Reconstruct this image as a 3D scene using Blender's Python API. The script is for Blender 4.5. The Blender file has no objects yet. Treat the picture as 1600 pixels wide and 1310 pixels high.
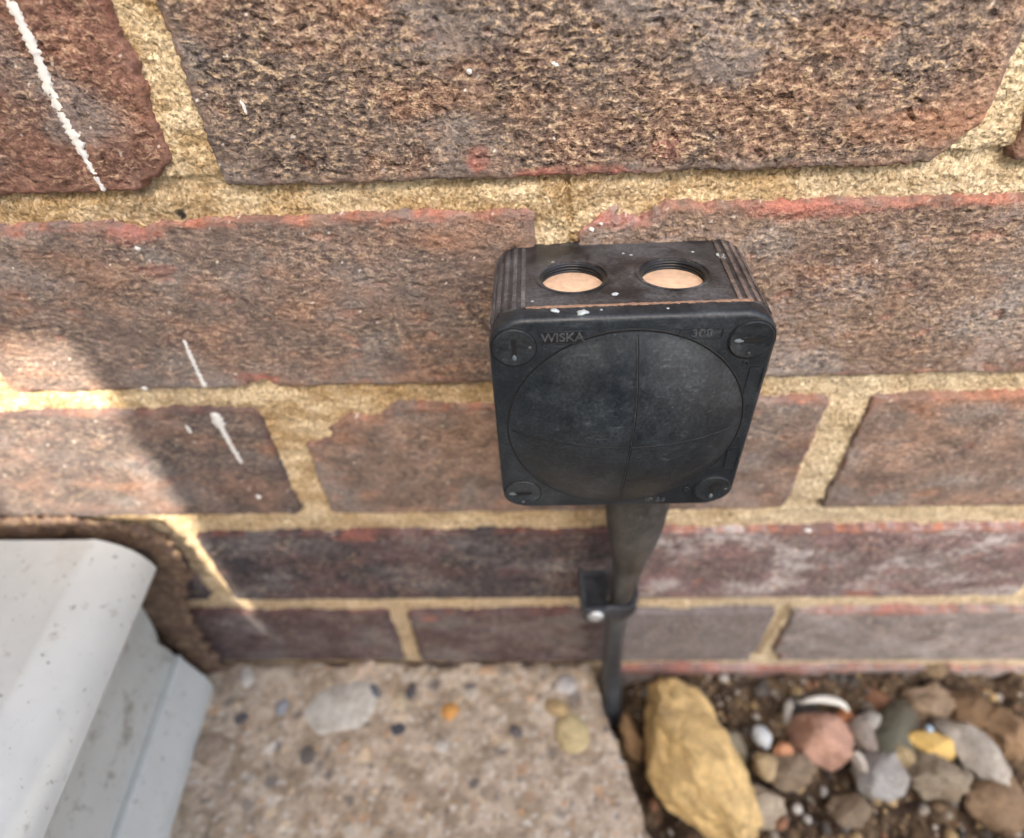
import bpy, bmesh, math, random
import numpy as np
from mathutils import Vector, Matrix, noise

random.seed(7)
scene = bpy.context.scene
C = scene.collection
# ------------------------------------------------------------------ camera
# measurements are in millimetres (x along the wall, y out of the wall negative, z up);
# mm() turns them into metres with the top of the concrete slab near z = 0
ZOFF = 275.0
def mm(x, y, z): return Vector((x / 1000, y / 1000, (z + ZOFF) / 1000))
CAM = (4.846, -198.535, 145.002)
YAW, PITCH, ROLL, FPX = 0.0535, -0.75326, 0.05369, 947.58
def cam_rot():
    a, b, c = YAW, PITCH, ROLL
    Rz = Matrix(((math.cos(a), -math.sin(a), 0), (math.sin(a), math.cos(a), 0), (0, 0, 1)))
    Rx = Matrix(((1, 0, 0), (0, math.cos(b), -math.sin(b)), (0, math.sin(b), math.cos(b))))
    Ry = Matrix(((math.cos(c), 0, math.sin(c)), (0, 1, 0), (-math.sin(c), 0, math.cos(c))))
    return Rz @ Rx @ Ry
RC = cam_rot()
def on_z(u, v, Z):      # photo pixel -> point (mm) on the horizontal plane at height Z
    d = RC @ Vector(((u - 800) / FPX, 1, -(v - 666) / FPX)); t = (Z - CAM[2]) / d.z
    return CAM[0] + t * d.x, CAM[1] + t * d.y
def on_wall(u, v, Y=0.0):   # photo pixel -> point (mm) on the wall plane
    d = RC @ Vector(((u - 800) / FPX, 1, -(v - 666) / FPX)); t = (Y - CAM[1]) / d.y
    return CAM[0] + t * d.x, CAM[2] + t * d.z
cd = bpy.data.cameras.new('camera'); cam = bpy.data.objects.new('camera', cd); C.objects.link(cam)
right, fwd, up = RC.col[0], RC.col[1], RC.col[2]
m3 = Matrix((right, up, -fwd)).transposed()
cam.matrix_world = Matrix.Translation(mm(*CAM)) @ m3.to_4x4()
cd.sensor_width = 36; cd.lens = FPX / 1600 * 36; cd.shift_y = 11 / 1600
cd.clip_start = 0.005; cd.clip_end = 200
cd.dof.use_dof = True; cd.dof.focus_distance = 0.190; cd.dof.aperture_fstop = 5.6; cd.dof.aperture_blades = 0
scene.camera = cam
# ------------------------------------------------------------------ sky, sun, exposure
AZ, EL = math.radians(5), math.radians(40)
world = bpy.data.worlds.new('World'); scene.world = world; world.use_nodes = True
wn = world.node_tree.nodes; wl = world.node_tree.links
sky = wn.new('ShaderNodeTexSky'); sky.sky_type = 'NISHITA'; sky.sun_disc = False
sky.air_density = 1.0; sky.dust_density = 6.0; sky.ozone_density = 0.3
sky.sun_elevation = EL; sky.sun_rotation = math.pi + AZ
wl.new(sky.outputs[0], wn['Background'].inputs[0]); wn['Background'].inputs[1].default_value = 0.15
sl = bpy.data.lights.new('sun', 'SUN'); so = bpy.data.objects.new('sun', sl); C.objects.link(so)
sl.energy = 2.7; sl.angle = math.radians(0.53); sl.color = (1, 0.9, 0.76)
sdir = Vector((-math.sin(AZ) * math.cos(EL), -math.cos(AZ) * math.cos(EL), math.sin(EL)))
so.rotation_euler = sdir.to_track_quat('Z', 'Y').to_euler(); so.location = sdir * 5
vs = scene.view_settings
vs.view_transform = 'Standard'; vs.look = 'None'; vs.gamma = 1; vs.use_curve_mapping = False
vs.exposure = 2.2
scene.cycles.max_bounces = 6; scene.cycles.diffuse_bounces = 4
scene.cycles.use_denoising = True

# ------------------------------------------------------------------ helpers
def s2l(r, g, b):
    f = lambda c: (c / 255 / 12.92) if c / 255 <= 0.04045 else ((c / 255 + 0.055) / 1.055) ** 2.4
    return np.array((f(r), f(g), f(b)))
def tag(o, label=None, cat=None, group=None, kind=None):
    if label: o['label'] = label
    if cat: o['category'] = cat
    if group: o['group'] = group
    if kind: o['kind'] = kind
    return o
def empty(name, loc=(0, 0, 0)):
    o = bpy.data.objects.new(name, None); o.empty_display_size = 0.02; C.objects.link(o); o.location = loc
    return o
def link(name, me, mat, parent=None):
    o = bpy.data.objects.new(name, me); C.objects.link(o)
    if mat: me.materials.clear(); me.materials.append(mat)
    if parent is not None:
        o.parent = parent
        # thing empties are only translated; their parts keep world coordinates
        if parent.parent is None: o.matrix_parent_inverse = Matrix.Translation(parent.location).inverted()
    return o
def from_bm(name, bm, mat, parent=None, smooth=True):
    me = bpy.data.meshes.new(name); bm.normal_update(); bm.to_mesh(me); bm.free()
    if smooth: me.polygons.foreach_set('use_smooth', np.ones(len(me.polygons), bool))
    return link(name, me, mat, parent)
def mesh_np(name, V, F, mat, parent=None, col=None, smooth=True):
    """V (n,3) in mm, F (m,4) or (m,3)"""
    V = np.asarray(V, float); F = np.asarray(F, np.int32); k = F.shape[1]
    W = V / 1000.0; W[:, 2] += ZOFF / 1000
    me = bpy.data.meshes.new(name)
    me.vertices.add(len(W)); me.vertices.foreach_set('co', W.astype(np.float32).ravel())
    me.loops.add(F.size); me.loops.foreach_set('vertex_index', F.ravel())
    me.polygons.add(len(F)); me.polygons.foreach_set('loop_start', np.arange(0, F.size, k, dtype=np.int32))
    me.polygons.foreach_set('loop_total', np.full(len(F), k, np.int32))
    me.polygons.foreach_set('use_smooth', np.full(len(F), smooth))
    me.update(calc_edges=True); me.validate()
    if col is not None:
        a = me.color_attributes.new('Col', 'FLOAT_COLOR', 'POINT')
        c4 = np.ones((len(W), 4), np.float32); c4[:, :np.shape(col)[1]] = col
        a.data.foreach_set('color', c4.ravel())
    return link(name, me, mat, parent)
def _hash(ix, iy, seed):
    h = (ix.astype(np.int64) * 374761393 + iy.astype(np.int64) * 668265263 + seed * 974711) & 0xffffffff
    h = ((h ^ (h >> 13)) * 1274126177) & 0xffffffff
    h = ((h ^ (h >> 16)) * 2246822519) & 0xffffffff
    return ((h ^ (h >> 15)) & 0xffff) / 65535.0
def vnoise(x, y, seed=0):
    x = np.asarray(x, float); y = np.asarray(y, float)
    ix = np.floor(x); iy = np.floor(y); fx = x - ix; fy = y - iy
    ix = ix.astype(np.int64); iy = iy.astype(np.int64)
    u = fx * fx * fx * (fx * (fx * 6 - 15) + 10); v = fy * fy * fy * (fy * (fy * 6 - 15) + 10)
    def g(dx, dy):
        a = _hash(ix + dx, iy + dy, seed) * 2 * np.pi
        return np.cos(a) * (fx - dx) + np.sin(a) * (fy - dy)
    n0 = g(0, 0) * (1 - u) + g(1, 0) * u; n1 = g(0, 1) * (1 - u) + g(1, 1) * u
    return (n0 * (1 - v) + n1 * v) * 1.5        # about -1..1
def fbm(x, y, seed=0, oct=4, gain=0.5):
    r = 0; a = 1; t = 0
    for i in range(oct):
        c, s = math.cos(i * 0.7), math.sin(i * 0.7)
        r = r + a * vnoise((x * c - y * s) * 2 ** i + 17.3 * i, (x * s + y * c) * 2 ** i - 9.1 * i, seed + i * 13); t += a; a *= gain
    return r / t * 1.3
def sstep(a, b, x):
    t = np.clip((x - a) / (b - a), 0, 1); return t * t * (3 - 2 * t)
def mix(a, b, t):
    t = np.asarray(t)[..., None] if np.ndim(t) else t
    return np.asarray(a) * (1 - t) + np.asarray(b) * t
def grid_faces(nx, ny):
    i = np.arange(nx - 1)[:, None] * ny + np.arange(ny - 1)[None, :]
    return np.stack([i, i + ny, i + ny + 1, i + 1], -1).reshape(-1, 4)

# ------------------------------------------------------------------ materials
def new_mat(name):
    m = bpy.data.materials.new(name); m.use_nodes = True
    return m, m.node_tree.nodes, m.node_tree.links, m.node_tree.nodes['Principled BSDF']
def N(nodes, typ, **kw):
    n = nodes.new(typ)
    for k, v in kw.items():
        if k in n.inputs: n.inputs[k].default_value = v
        else: setattr(n, k, v)
    return n
def noise_node(nodes, links, co, scale, detail=4, rough=0.55):
    n = nodes.new('ShaderNodeTexNoise'); n.inputs['Scale'].default_value = scale
    n.inputs['Detail'].default_value = detail; n.inputs['Roughness'].default_value = rough
    links.new(co, n.inputs['Vector']); return n
def ramp(nodes, links, fac, stops):
    r = nodes.new('ShaderNodeValToRGB'); e = r.color_ramp.elements
    while len(e) > len(stops): e.remove(e[-1])
    while len(e) < len(stops): e.new(0.5)
    for el, (p, c) in zip(e, stops):
        el.position = p; el.color = (*c, 1) if len(c) == 3 else c
    links.new(fac, r.inputs[0]); return r
def mixc(nodes, links, fac, a, b, mode='MIX'):
    n = nodes.new('ShaderNodeMix'); n.data_type = 'RGBA'; n.blend_type = mode
    for s, v in ((0, fac), (6, a), (7, b)):
        if hasattr(v, 'is_output') or hasattr(v, 'links'): links.new(v, n.inputs[s])
        elif s == 0: n.inputs[0].default_value = v
        else: n.inputs[s].default_value = (*v, 1)
    return n.outputs[2]
def bump(nodes, links, h, dist, strength=1.0, prev=None):
    b = nodes.new('ShaderNodeBump'); b.inputs['Distance'].default_value = dist; b.inputs['Strength'].default_value = strength
    links.new(h, b.inputs['Height'])
    if prev: links.new(prev, b.inputs['Normal'])
    return b.outputs[0]
def vcol_mat(name, rough, fine, amt, bdist):
    """vertex colour times fine procedural grain"""
    m, n, l, b = new_mat(name)
    at = N(n, 'ShaderNodeAttribute', attribute_name='Col')
    co = n.new('ShaderNodeTexCoord').outputs['Object']
    nz = noise_node(n, l, co, fine, 5, 0.65)
    r = ramp(n, l, nz.outputs[0], [(0.3, (1 - amt,) * 3), (0.5, (1, 1, 1)), (0.72, (1 + amt,) * 3)])
    c = mixc(n, l, 1.0, at.outputs['Color'], r.outputs[0], 'MULTIPLY')
    l.new(c, b.inputs['Base Color']); b.inputs['Roughness'].default_value = rough
    b.inputs['Specular IOR Level'].default_value = 0.25
    l.new(bump(n, l, nz.outputs[0], bdist), b.inputs['Normal'])
    return m
M = {}
def brick_mat():
    m, n, l, b = new_mat('brick')
    at = N(n, 'ShaderNodeAttribute', attribute_name='Col')
    co = n.new('ShaderNodeTexCoord').outputs['Object']
    mp = n.new('ShaderNodeMapping'); mp.inputs['Scale'].default_value = (0.5, 1, 1.0); mp.inputs['Rotation'].default_value = (0, 0.12, 0); l.new(co, mp.inputs[0])
    big = noise_node(n, l, mp.outputs[0], 640, 3, 0.6); big.inputs['Distortion'].default_value = 0.15
    fine = noise_node(n, l, co, 1150, 2, 0.6); wide = noise_node(n, l, co, 120, 4, 0.6)
    # wear: light grains stand proud where the alpha of the colour says the face is grainy
    am = n.new('ShaderNodeMath'); am.operation = 'MULTIPLY_ADD'; l.new(wide.outputs[0], am.inputs[0]); am.inputs[1].default_value = 0.16; l.new(big.outputs[0], am.inputs[2])
    gr = ramp(n, l, am.outputs[0], [(0.6, (0, 0, 0)), (0.7, (0.85,) * 3)])
    gm = n.new('ShaderNodeMath'); gm.operation = 'MULTIPLY'; l.new(gr.outputs[0], gm.inputs[0]); l.new(at.outputs['Alpha'], gm.inputs[1])
    fr = ramp(n, l, fine.outputs[0], [(0.28, (0.42,) * 3), (0.5, (1, 1, 1)), (0.72, (1.6,) * 3)])
    dk0 = n.new('ShaderNodeMath'); dk0.operation = 'MULTIPLY_ADD'; l.new(wide.outputs[0], dk0.inputs[0]); dk0.inputs[1].default_value = 0.25; l.new(big.outputs[0], dk0.inputs[2])
    dk1 = n.new('ShaderNodeMath'); dk1.operation = 'SUBTRACT'; l.new(dk0.outputs[0], dk1.inputs[0]); dk1.inputs[1].default_value = 0.125
    dk = ramp(n, l, dk1.outputs[0], [(0.33, (0.34, 0.31, 0.3)), (0.45, (0.92, 0.92, 0.92)), (0.66, (1.35, 1.32, 1.28))])
    c = mixc(n, l, 1.0, at.outputs['Color'], fr.outputs[0], 'MULTIPLY'); c = mixc(n, l, 1.0, c, dk.outputs[0], 'MULTIPLY')
    ga_ = n.new('ShaderNodeMath'); ga_.operation = 'MULTIPLY_ADD'; ga_.use_clamp = True; l.new(at.outputs['Alpha'], ga_.inputs[0]); ga_.inputs[1].default_value = 0.8; ga_.inputs[2].default_value = 0.38
    c = mixc(n, l, ga_.outputs[0], at.outputs['Color'], c)
    gc = ramp(n, l, fine.outputs[0], [(0.3, tuple(s2l(150, 126, 102))), (0.5, tuple(s2l(196, 172, 140))), (0.7, tuple(s2l(226, 208, 182)))])
    c = mixc(n, l, gm.outputs[0], c, gc.outputs[0])
    l.new(c, b.inputs['Base Color']); b.inputs['Roughness'].default_value = 0.82; b.inputs['Specular IOR Level'].default_value = 0.3
    st = n.new('ShaderNodeMath'); st.operation = 'MULTIPLY_ADD'; l.new(at.outputs['Alpha'], st.inputs[0]); st.inputs[1].default_value = 0.75; st.inputs[2].default_value = 0.25
    nb = bump(n, l, big.outputs[0], 0.0022, 1.0); l.new(st.outputs[0], nb.node.inputs['Strength'])
    nb = bump(n, l, fine.outputs[0], 0.0006, 1.0, nb)
    l.new(nb, b.inputs['Normal']); return m
M['brick'] = brick_mat()
def mortar_mat():
    m, n, l, b = new_mat('mortar')
    at = N(n, 'ShaderNodeAttribute', attribute_name='Col')
    co = n.new('ShaderNodeTexCoord').outputs['Object']
    fine = noise_node(n, l, co, 800, 3, 0.7)
    vo = n.new('ShaderNodeTexVoronoi'); vo.inputs['Scale'].default_value = 640; l.new(co, vo.inputs['Vector'])
    fr = ramp(n, l, fine.outputs[0], [(0.3, (0.6, 0.55, 0.49)), (0.46, (1.1, 1.08, 1.05)), (0.7, (1.5, 1.52, 1.56))])
    c = mixc(n, l, 1.0, at.outputs['Color'], fr.outputs[0], 'MULTIPLY')
    hv = n.new('ShaderNodeSeparateColor'); l.new(vo.outputs['Color'], hv.inputs[0])
    vr = ramp(n, l, hv.outputs[0], [(0.0, (0.78, 0.74, 0.68)), (0.5, (1, 1, 1)), (0.9, (1.14, 1.15, 1.18)), (1.0, (0.6, 0.58, 0.56))])
    c = mixc(n, l, 0.9, c, vr.outputs[0], 'MULTIPLY')
    l.new(c, b.inputs['Base Color']); b.inputs['Roughness'].default_value = 0.95; b.inputs['Specular IOR Level'].default_value = 0.2
    iv = n.new('ShaderNodeMath'); iv.operation = 'SUBTRACT'; iv.inputs[0].default_value = 1.0; l.new(vo.outputs['Distance'], iv.inputs[1])
    nb = bump(n, l, iv.outputs[0], 0.0011, 1.0); nb = bump(n, l, fine.outputs[0], 0.0016, 1.0, nb)
    l.new(nb, b.inputs['Normal']); return m
M['mortar'] = mortar_mat()
M['concrete'] = vcol_mat('concrete', 0.92, 900, 0.25, 0.0005)
M['soil'] = vcol_mat('soil', 1.0, 900, 0.5, 0.001)
M['sealant'] = vcol_mat('sealant', 0.55, 300, 0.25, 0.0004)

def simple(name, col, rough=0.6, var=0.15, scale=200, bd=0.0002, metal=0.0):
    m, n, l, b = new_mat(name)
    co = n.new('ShaderNodeTexCoord').outputs['Object']
    nz = noise_node(n, l, co, scale, 6, 0.6)
    col = np.array(col)
    r = ramp(n, l, nz.outputs[0], [(0.3, tuple(col * (1 - var))), (0.5, tuple(col)), (0.7, tuple(np.minimum(col * (1 + var), 1)))])
    l.new(r.outputs[0], b.inputs['Base Color']); b.inputs['Roughness'].default_value = rough
    b.inputs['Metallic'].default_value = metal
    if bd: l.new(bump(n, l, nz.outputs[0], bd), b.inputs['Normal'])
    return m
def black_plastic(name, dust, dustcol, speck, base=(0.011, 0.0135, 0.017)):
    m, n, l, b = new_mat(name)
    co = n.new('ShaderNodeTexCoord').outputs['Object']
    big = noise_node(n, l, co, 45, 6, 0.65); fine = noise_node(n, l, co, 900, 4, 0.6); mid = noise_node(n, l, co, 160, 6, 0.7)
    vm = n.new('ShaderNodeMapping'); vm.inputs['Scale'].default_value = (1, 1, 1); l.new(co, vm.inputs[0])
    f1 = ramp(n, l, big.outputs[0], [(0.42, (0, 0, 0)), (0.72, (dust,) * 3)])
    f2 = ramp(n, l, mid.outputs[0], [(0.5, (0, 0, 0)), (0.8, (dust * 0.8,) * 3)])
    c = mixc(n, l, f1.outputs[0], base, dustcol)
    c = mixc(n, l, f2.outputs[0], c, dustcol)
    f3 = ramp(n, l, fine.outputs[0], [(0.68, (0, 0, 0)), (0.76, (speck,) * 3)])
    c = mixc(n, l, f3.outputs[0], c, (0.35, 0.36, 0.36))
    sm_ = n.new('ShaderNodeMapping'); sm_.inputs['Rotation'].default_value = (0, 0.75, 0); sm_.inputs['Scale'].default_value = (0.07, 1, 1); l.new(co, sm_.inputs[0])
    scr = noise_node(n, l, sm_.outputs[0], 1100, 3, 0.6); msk = ramp(n, l, big.outputs[0], [(0.48, (0, 0, 0)), (0.62, (1, 1, 1))])
    f4 = ramp(n, l, scr.outputs[0], [(0.56, (0, 0, 0)), (0.74, (0.55,) * 3)])
    c = mixc(n, l, mixc(n, l, 1.0, f4.outputs[0], msk.outputs[0], 'MULTIPLY'), c, (0.10, 0.115, 0.125))
    gf = ramp(n, l, fine.outputs[0], [(0.3, (0.5,) * 3), (0.7, (1.5,) * 3)])
    c = mixc(n, l, 1.0, c, gf.outputs[0], 'MULTIPLY')
    l.new(c, b.inputs['Base Color'])
    rr = ramp(n, l, mid.outputs[0], [(0.3, (0.28,) * 3), (0.7, (0.52,) * 3)])
    l.new(rr.outputs[0], b.inputs['Roughness']); b.inputs['Specular IOR Level'].default_value = 0.4
    l.new(bump(n, l, fine.outputs[0], 0.00006, 1.0, bump(n, l, mid.outputs[0], 0.00015)), b.inputs['Normal'])
    return m
M['lid'] = black_plastic('lid_plastic', 0.42, (0.062, 0.075, 0.086), 0.14, (0.0095, 0.0135, 0.018))
M['body'] = black_plastic('body_plastic', 0.8, (0.13, 0.135, 0.145), 0.35, (0.014, 0.015, 0.018))
M['screw'] = black_plastic('screw_plastic', 0.4, (0.075, 0.09, 0.1), 0.2, (0.014, 0.018, 0.022))
M['letter'] = black_plastic('letter_plastic', 0.6, (0.09, 0.1, 0.11), 0.2, (0.062, 0.068, 0.073))
M['rib'] = black_plastic('rib_plastic', 1.0, (0.22, 0.22, 0.23), 0.6, (0.03, 0.03, 0.033))
M['rib_worn'] = black_plastic('worn_rib_plastic', 1.0, (0.36, 0.28, 0.245), 0.6, (0.04, 0.036, 0.035))
M['gloss'] = simple('thread_plastic', (0.02, 0.023, 0.027), 0.28, 0.3, 300, 0.00005)
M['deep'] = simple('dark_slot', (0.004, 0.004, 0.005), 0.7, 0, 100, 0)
M['plug'] = simple('pale_plug', tuple(s2l(226, 192, 162)), 0.6, 0.16, 520, 0.0001)
M['tan'] = simple('tan_dust', tuple(s2l(158, 128, 106)), 0.9, 0.35, 500, 0.0003)
M['chip'] = simple('white_speck', tuple(s2l(178, 190, 192)), 0.9, 0.2, 800, 0.0003)
M['cable'] = black_plastic('dusty_rubber', 0.85, (0.12, 0.116, 0.108), 0.5, (0.034, 0.034, 0.033))
M['sheath'] = black_plastic('cable_sheath', 0.7, (0.10, 0.115, 0.13), 0.2, (0.03, 0.033, 0.038))
M['clip'] = black_plastic('clip_plastic', 0.6, (0.12, 0.13, 0.15), 0.25, (0.02, 0.023, 0.028))
M['zinc'] = simple('zinc_screw', (0.62, 0.66, 0.68), 0.42, 0.15, 600, 0.0001, 0.7)
M['paint'] = simple('white_paint', tuple(s2l(222, 222, 218)), 0.6, 0.06, 700, 0.0002)
M['timber'] = simple('blocker_timber', (0.09, 0.12, 0.15), 0.75, 0.25, 25, 0.0006)  # used only on the added, unseen light blockers
def upvc(name='white_plastic', dirt=0.0):
    m, n, l, b = new_mat(name)
    co = n.new('ShaderNodeTexCoord').outputs['Object']
    big = noise_node(n, l, co, 28, 6, 0.6); sp = noise_node(n, l, co, 260, 3, 0.55); sp2 = noise_node(n, l, co, 110, 5, 0.7)
    c = ramp(n, l, big.outputs[0], [(0.3, tuple(s2l(196, 199, 193))), (0.6, tuple(s2l(206, 208, 202))), (0.8, tuple(s2l(190, 190, 180)))]).outputs[0]
    c = mixc(n, l, ramp(n, l, sp.outputs[0], [(0.66, (0, 0, 0)), (0.71, (0.7,) * 3)]).outputs[0], c, tuple(s2l(110, 112, 105)))
    c = mixc(n, l, ramp(n, l, sp2.outputs[0], [(0.6, (0, 0, 0)), (0.72, (0.6,) * 3)]).outputs[0], c, tuple(s2l(140, 132, 118)))
    if dirt:
        dn = noise_node(n, l, co, 42, 8, 0.75); c = mixc(n, l, ramp(n, l, dn.outputs[0], [(0.54, (0, 0, 0)), (0.62, (dirt,) * 3)]).outputs[0], c, tuple(s2l(128, 118, 100)))
    l.new(c, b.inputs['Base Color']); b.inputs['Roughness'].default_value = 0.42
    l.new(bump(n, l, big.outputs[0], 0.0004), b.inputs['Normal'])
    return m
M['upvc'] = upvc(); M['upvc_dirty'] = upvc('grimy_white_plastic', 0.7)

# ================================================================== STRUCTURE
# the ground: a broad sheet, and in front of the wall a rough soil bed
gb = bmesh.new(); bmesh.ops.create_grid(gb, x_segments=8, y_segments=8, size=30)
for v in gb.verts: v.co.z = -0.075
g = from_bm('ground', gb, simple('earth', (0.11, 0.085, 0.06), 1.0, 0.3, 6, 0.002)); tag(g, 'bare brown earth spread out before the brick wall', 'ground', kind='structure')

def soil_h(x, y):
    n1 = fbm(x / 38, y / 38, 5, 4); n2 = fbm(x / 9, y / 9, 8, 3); n3 = vnoise(x / 2.6, y / 2.6, 3)
    edge = 43 + (-y) * 0.26
    gap = np.exp(-((x - edge - 12) / 16) ** 2) * 20
    return -300 + n1 * 9 + n2 * 4 + n3 * 1.3 - gap + 10 * np.exp(-(y / -14.0) ** 2) * (x > 90)
sx = np.arange(20, 620, 1.6); sy = np.arange(4, -330, -1.6)
X, Y = np.meshgrid(sx, sy, indexing='ij')
Z = soil_h(X, Y)
t = fbm(X / 14, Y / 14, 21, 4); t2 = vnoise(X / 3.1, Y / 3.1, 77)
col = mix(s2l(66, 53, 42), s2l(112, 94, 72), sstep(-0.3, 0.6, t))
col = mix(col, s2l(172, 152, 120), sstep(0.45, 0.8, t2) * 0.7); col = mix(col, s2l(46, 38, 30), sstep(0.3, 0.75, -t2) * 0.8)
so_ = mesh_np('soil', np.stack([X, Y, Z], -1).reshape(-1, 3), grid_faces(len(sx), len(sy))[:, ::-1], M['soil'], None, col.reshape(-1, 3))
tag(so_, 'dark crumbly soil strip at the foot of the wall', 'soil', kind='structure')

# ------------------------------------------------------------------ brick wall
wall = tag(empty('brick_wall', mm(0, 0, -ZOFF)), 'weathered brown and purple brick wall with yellow sandy mortar', 'wall')
COURSES = [(-355, -281), (-270.5, -203.5), (-188, -120), (-103, -28.5), (-16.5, 58), (68.5, 142), (154.5, 228), (240, 314)]
PERPS = {0: [(-190, 38), (50, 278)], 1: [(-318, -91), (-79.5, 153), (164, 392)], 2: [(-428, -201), (-185, 50), (60, 288)],
         3: [(-347, -119), (-103, 131), (149.5, 378)], 4: [(-222, 6.4), (20.8, 250)], 5: [(-339, -110.5), (-97, 142), (155, 382)],
         6: [(-222, 6), (18, 246)], 7: [(-339, -111), (-97, 130), (144, 372)]}
#      base, second patch colour, edge rim, grain, grain amount, white bloom, relief
LOOK = {'brown': (s2l(104, 88, 80), s2l(124, 94, 76), s2l(160, 106, 88), s2l(190, 162, 128), 0.4, 0.06, 0.8),
        'top':   (s2l(100, 86, 78), s2l(120, 92, 74), s2l(138, 94, 72), s2l(206, 176, 136), 1.0, 0.0, 1.35),
        'red':   (s2l(108, 74, 60), s2l(120, 82, 66), s2l(128, 78, 60), s2l(176, 136, 104), 0.5, 0.0, 1.15),
        'olive': (s2l(112, 92, 78), s2l(96, 76, 66), s2l(172, 112, 96), s2l(204, 178, 144), 0.55, 0.22, 0.9),
        'mixed': (s2l(104, 86, 76), s2l(124, 98, 82), s2l(160, 110, 88), s2l(190, 170, 144), 0.25, 0.12, 0.6),
        'smooth': (s2l(90, 78, 74), s2l(112, 86, 74), s2l(114, 72, 70), s2l(160, 140, 120), 0.3, 0.05, 0.5),
        'slate': (s2l(66, 60, 66), s2l(86, 62, 66), s2l(126, 82, 72), s2l(150, 144, 142), 0.3, 0.25, 0.7),
        'mauve': (s2l(104, 84, 86), s2l(120, 92, 92), s2l(182, 122, 86), s2l(178, 172, 172), 0.35, 0.85, 0.7),
        'plum':  (s2l(84, 64, 66), s2l(98, 80, 80), s2l(110, 70, 64), s2l(150, 140, 136), 0.25, 0.15, 0.6),
        'grey':  (s2l(116, 108, 107), s2l(128, 118, 116), s2l(168, 112, 90), s2l(170, 166, 162), 0.3, 0.4, 0.6)}
ASSIGN = {(5, 0): 'red', (5, 1): 'top', (5, 2): 'brown', (4, 0): 'brown', (4, 1): 'olive', (3, 0): 'smooth', (3, 1): 'mixed', (3, 2): 'mixed',
          (2, 0): 'slate', (2, 1): 'slate', (2, 2): 'mauve', (1, 0): 'plum', (1, 1): 'plum', (1, 2): 'grey', (0, 0): 'slate', (0, 1): 'grey'}
# broken corners: half planes (point, outward normal) that cut the outline of one brick
CUTS = {(5, 0): [((-119, 70), (0.75, -0.95)), ], (4, 1): [((26, 52), (-0.55, 1.0))], (3, 1): [((-86, -40), (-0.62, 1.0))],
        (5, 1): [((138, 74), (0.9, -0.8))], (1, 2): [((168, -262), (-1, -0.45))]}
BITES = {(4, 0): [((-133, 61), 6.5), ((-112, -19), 5.5)], (4, 1): [((41, 60), 6), ((92, 61), 3.5)], (5, 0): [((-117, 66), 7)],
         (3, 1): [((-70, -27), 8), ((-99, -44), 7)], (5, 1): [((-70, 66), 3)], (1, 1): [((157, -264), 6)], (2, 0): [((-203, -116), 8)]}
RED = {(4, 0): [((-137, 53), 9, 4), ((-133, 40), 9, 2.6), ((-112, -12), 9, 4)], (4, 1): [((36, 54), 12, 4), ((98, 55), 22, 3.2)],
       (5, 1): [((48, 76), 5, 4), ((-12, 75), 4, 4), ((20, 70), 20, 2.4)], (2, 2): [((196, -183), 10, 6)], (1, 2): [((228, -206), 30, 3.4), ((190, -206), 14, 2)],
       (3, 1): [((-98, -44), 7, 2.4), ((-68, -30), 7, 2.2)], (2, 1): [((-95, -124), 12, 5)], (0, 1): [((140, -286), 90, 7)], (1, 1): [((-66, -210), 7, 4)]}
def brick_sd(x, z, key, x0, x1, z0, z1, seed):
    cx, cz, hw, hh = (x0 + x1) / 2, (z0 + z1) / 2, (x1 - x0) / 2, (z1 - z0) / 2
    r = 3.0
    qx = np.abs(x - cx) - hw + r; qz = np.abs(z - cz) - hh + r
    d = np.hypot(np.maximum(qx, 0), np.maximum(qz, 0)) + np.minimum(np.maximum(qx, qz), 0) - r
    for (px, pz), (nx, nz) in CUTS.get(key, []):
        ln = math.hypot(nx, nz); d = np.maximum(d, ((x - px) * nx + (z - pz) * nz) / ln + 1.6 * np.sin((x - z) / 3.1))
    for (px, pz), rr in BITES.get(key, []):
        d = np.maximum(d, rr - np.hypot((x - px) * 0.7, z - pz) + vnoise(x / 3, z / 3, 9) * 1.5)
    return d + fbm(x / 17, z / 17, seed, 2) * 0.9 + fbm(x / 3.6, z / 3.6, seed + 5, 3) * 0.85
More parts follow.
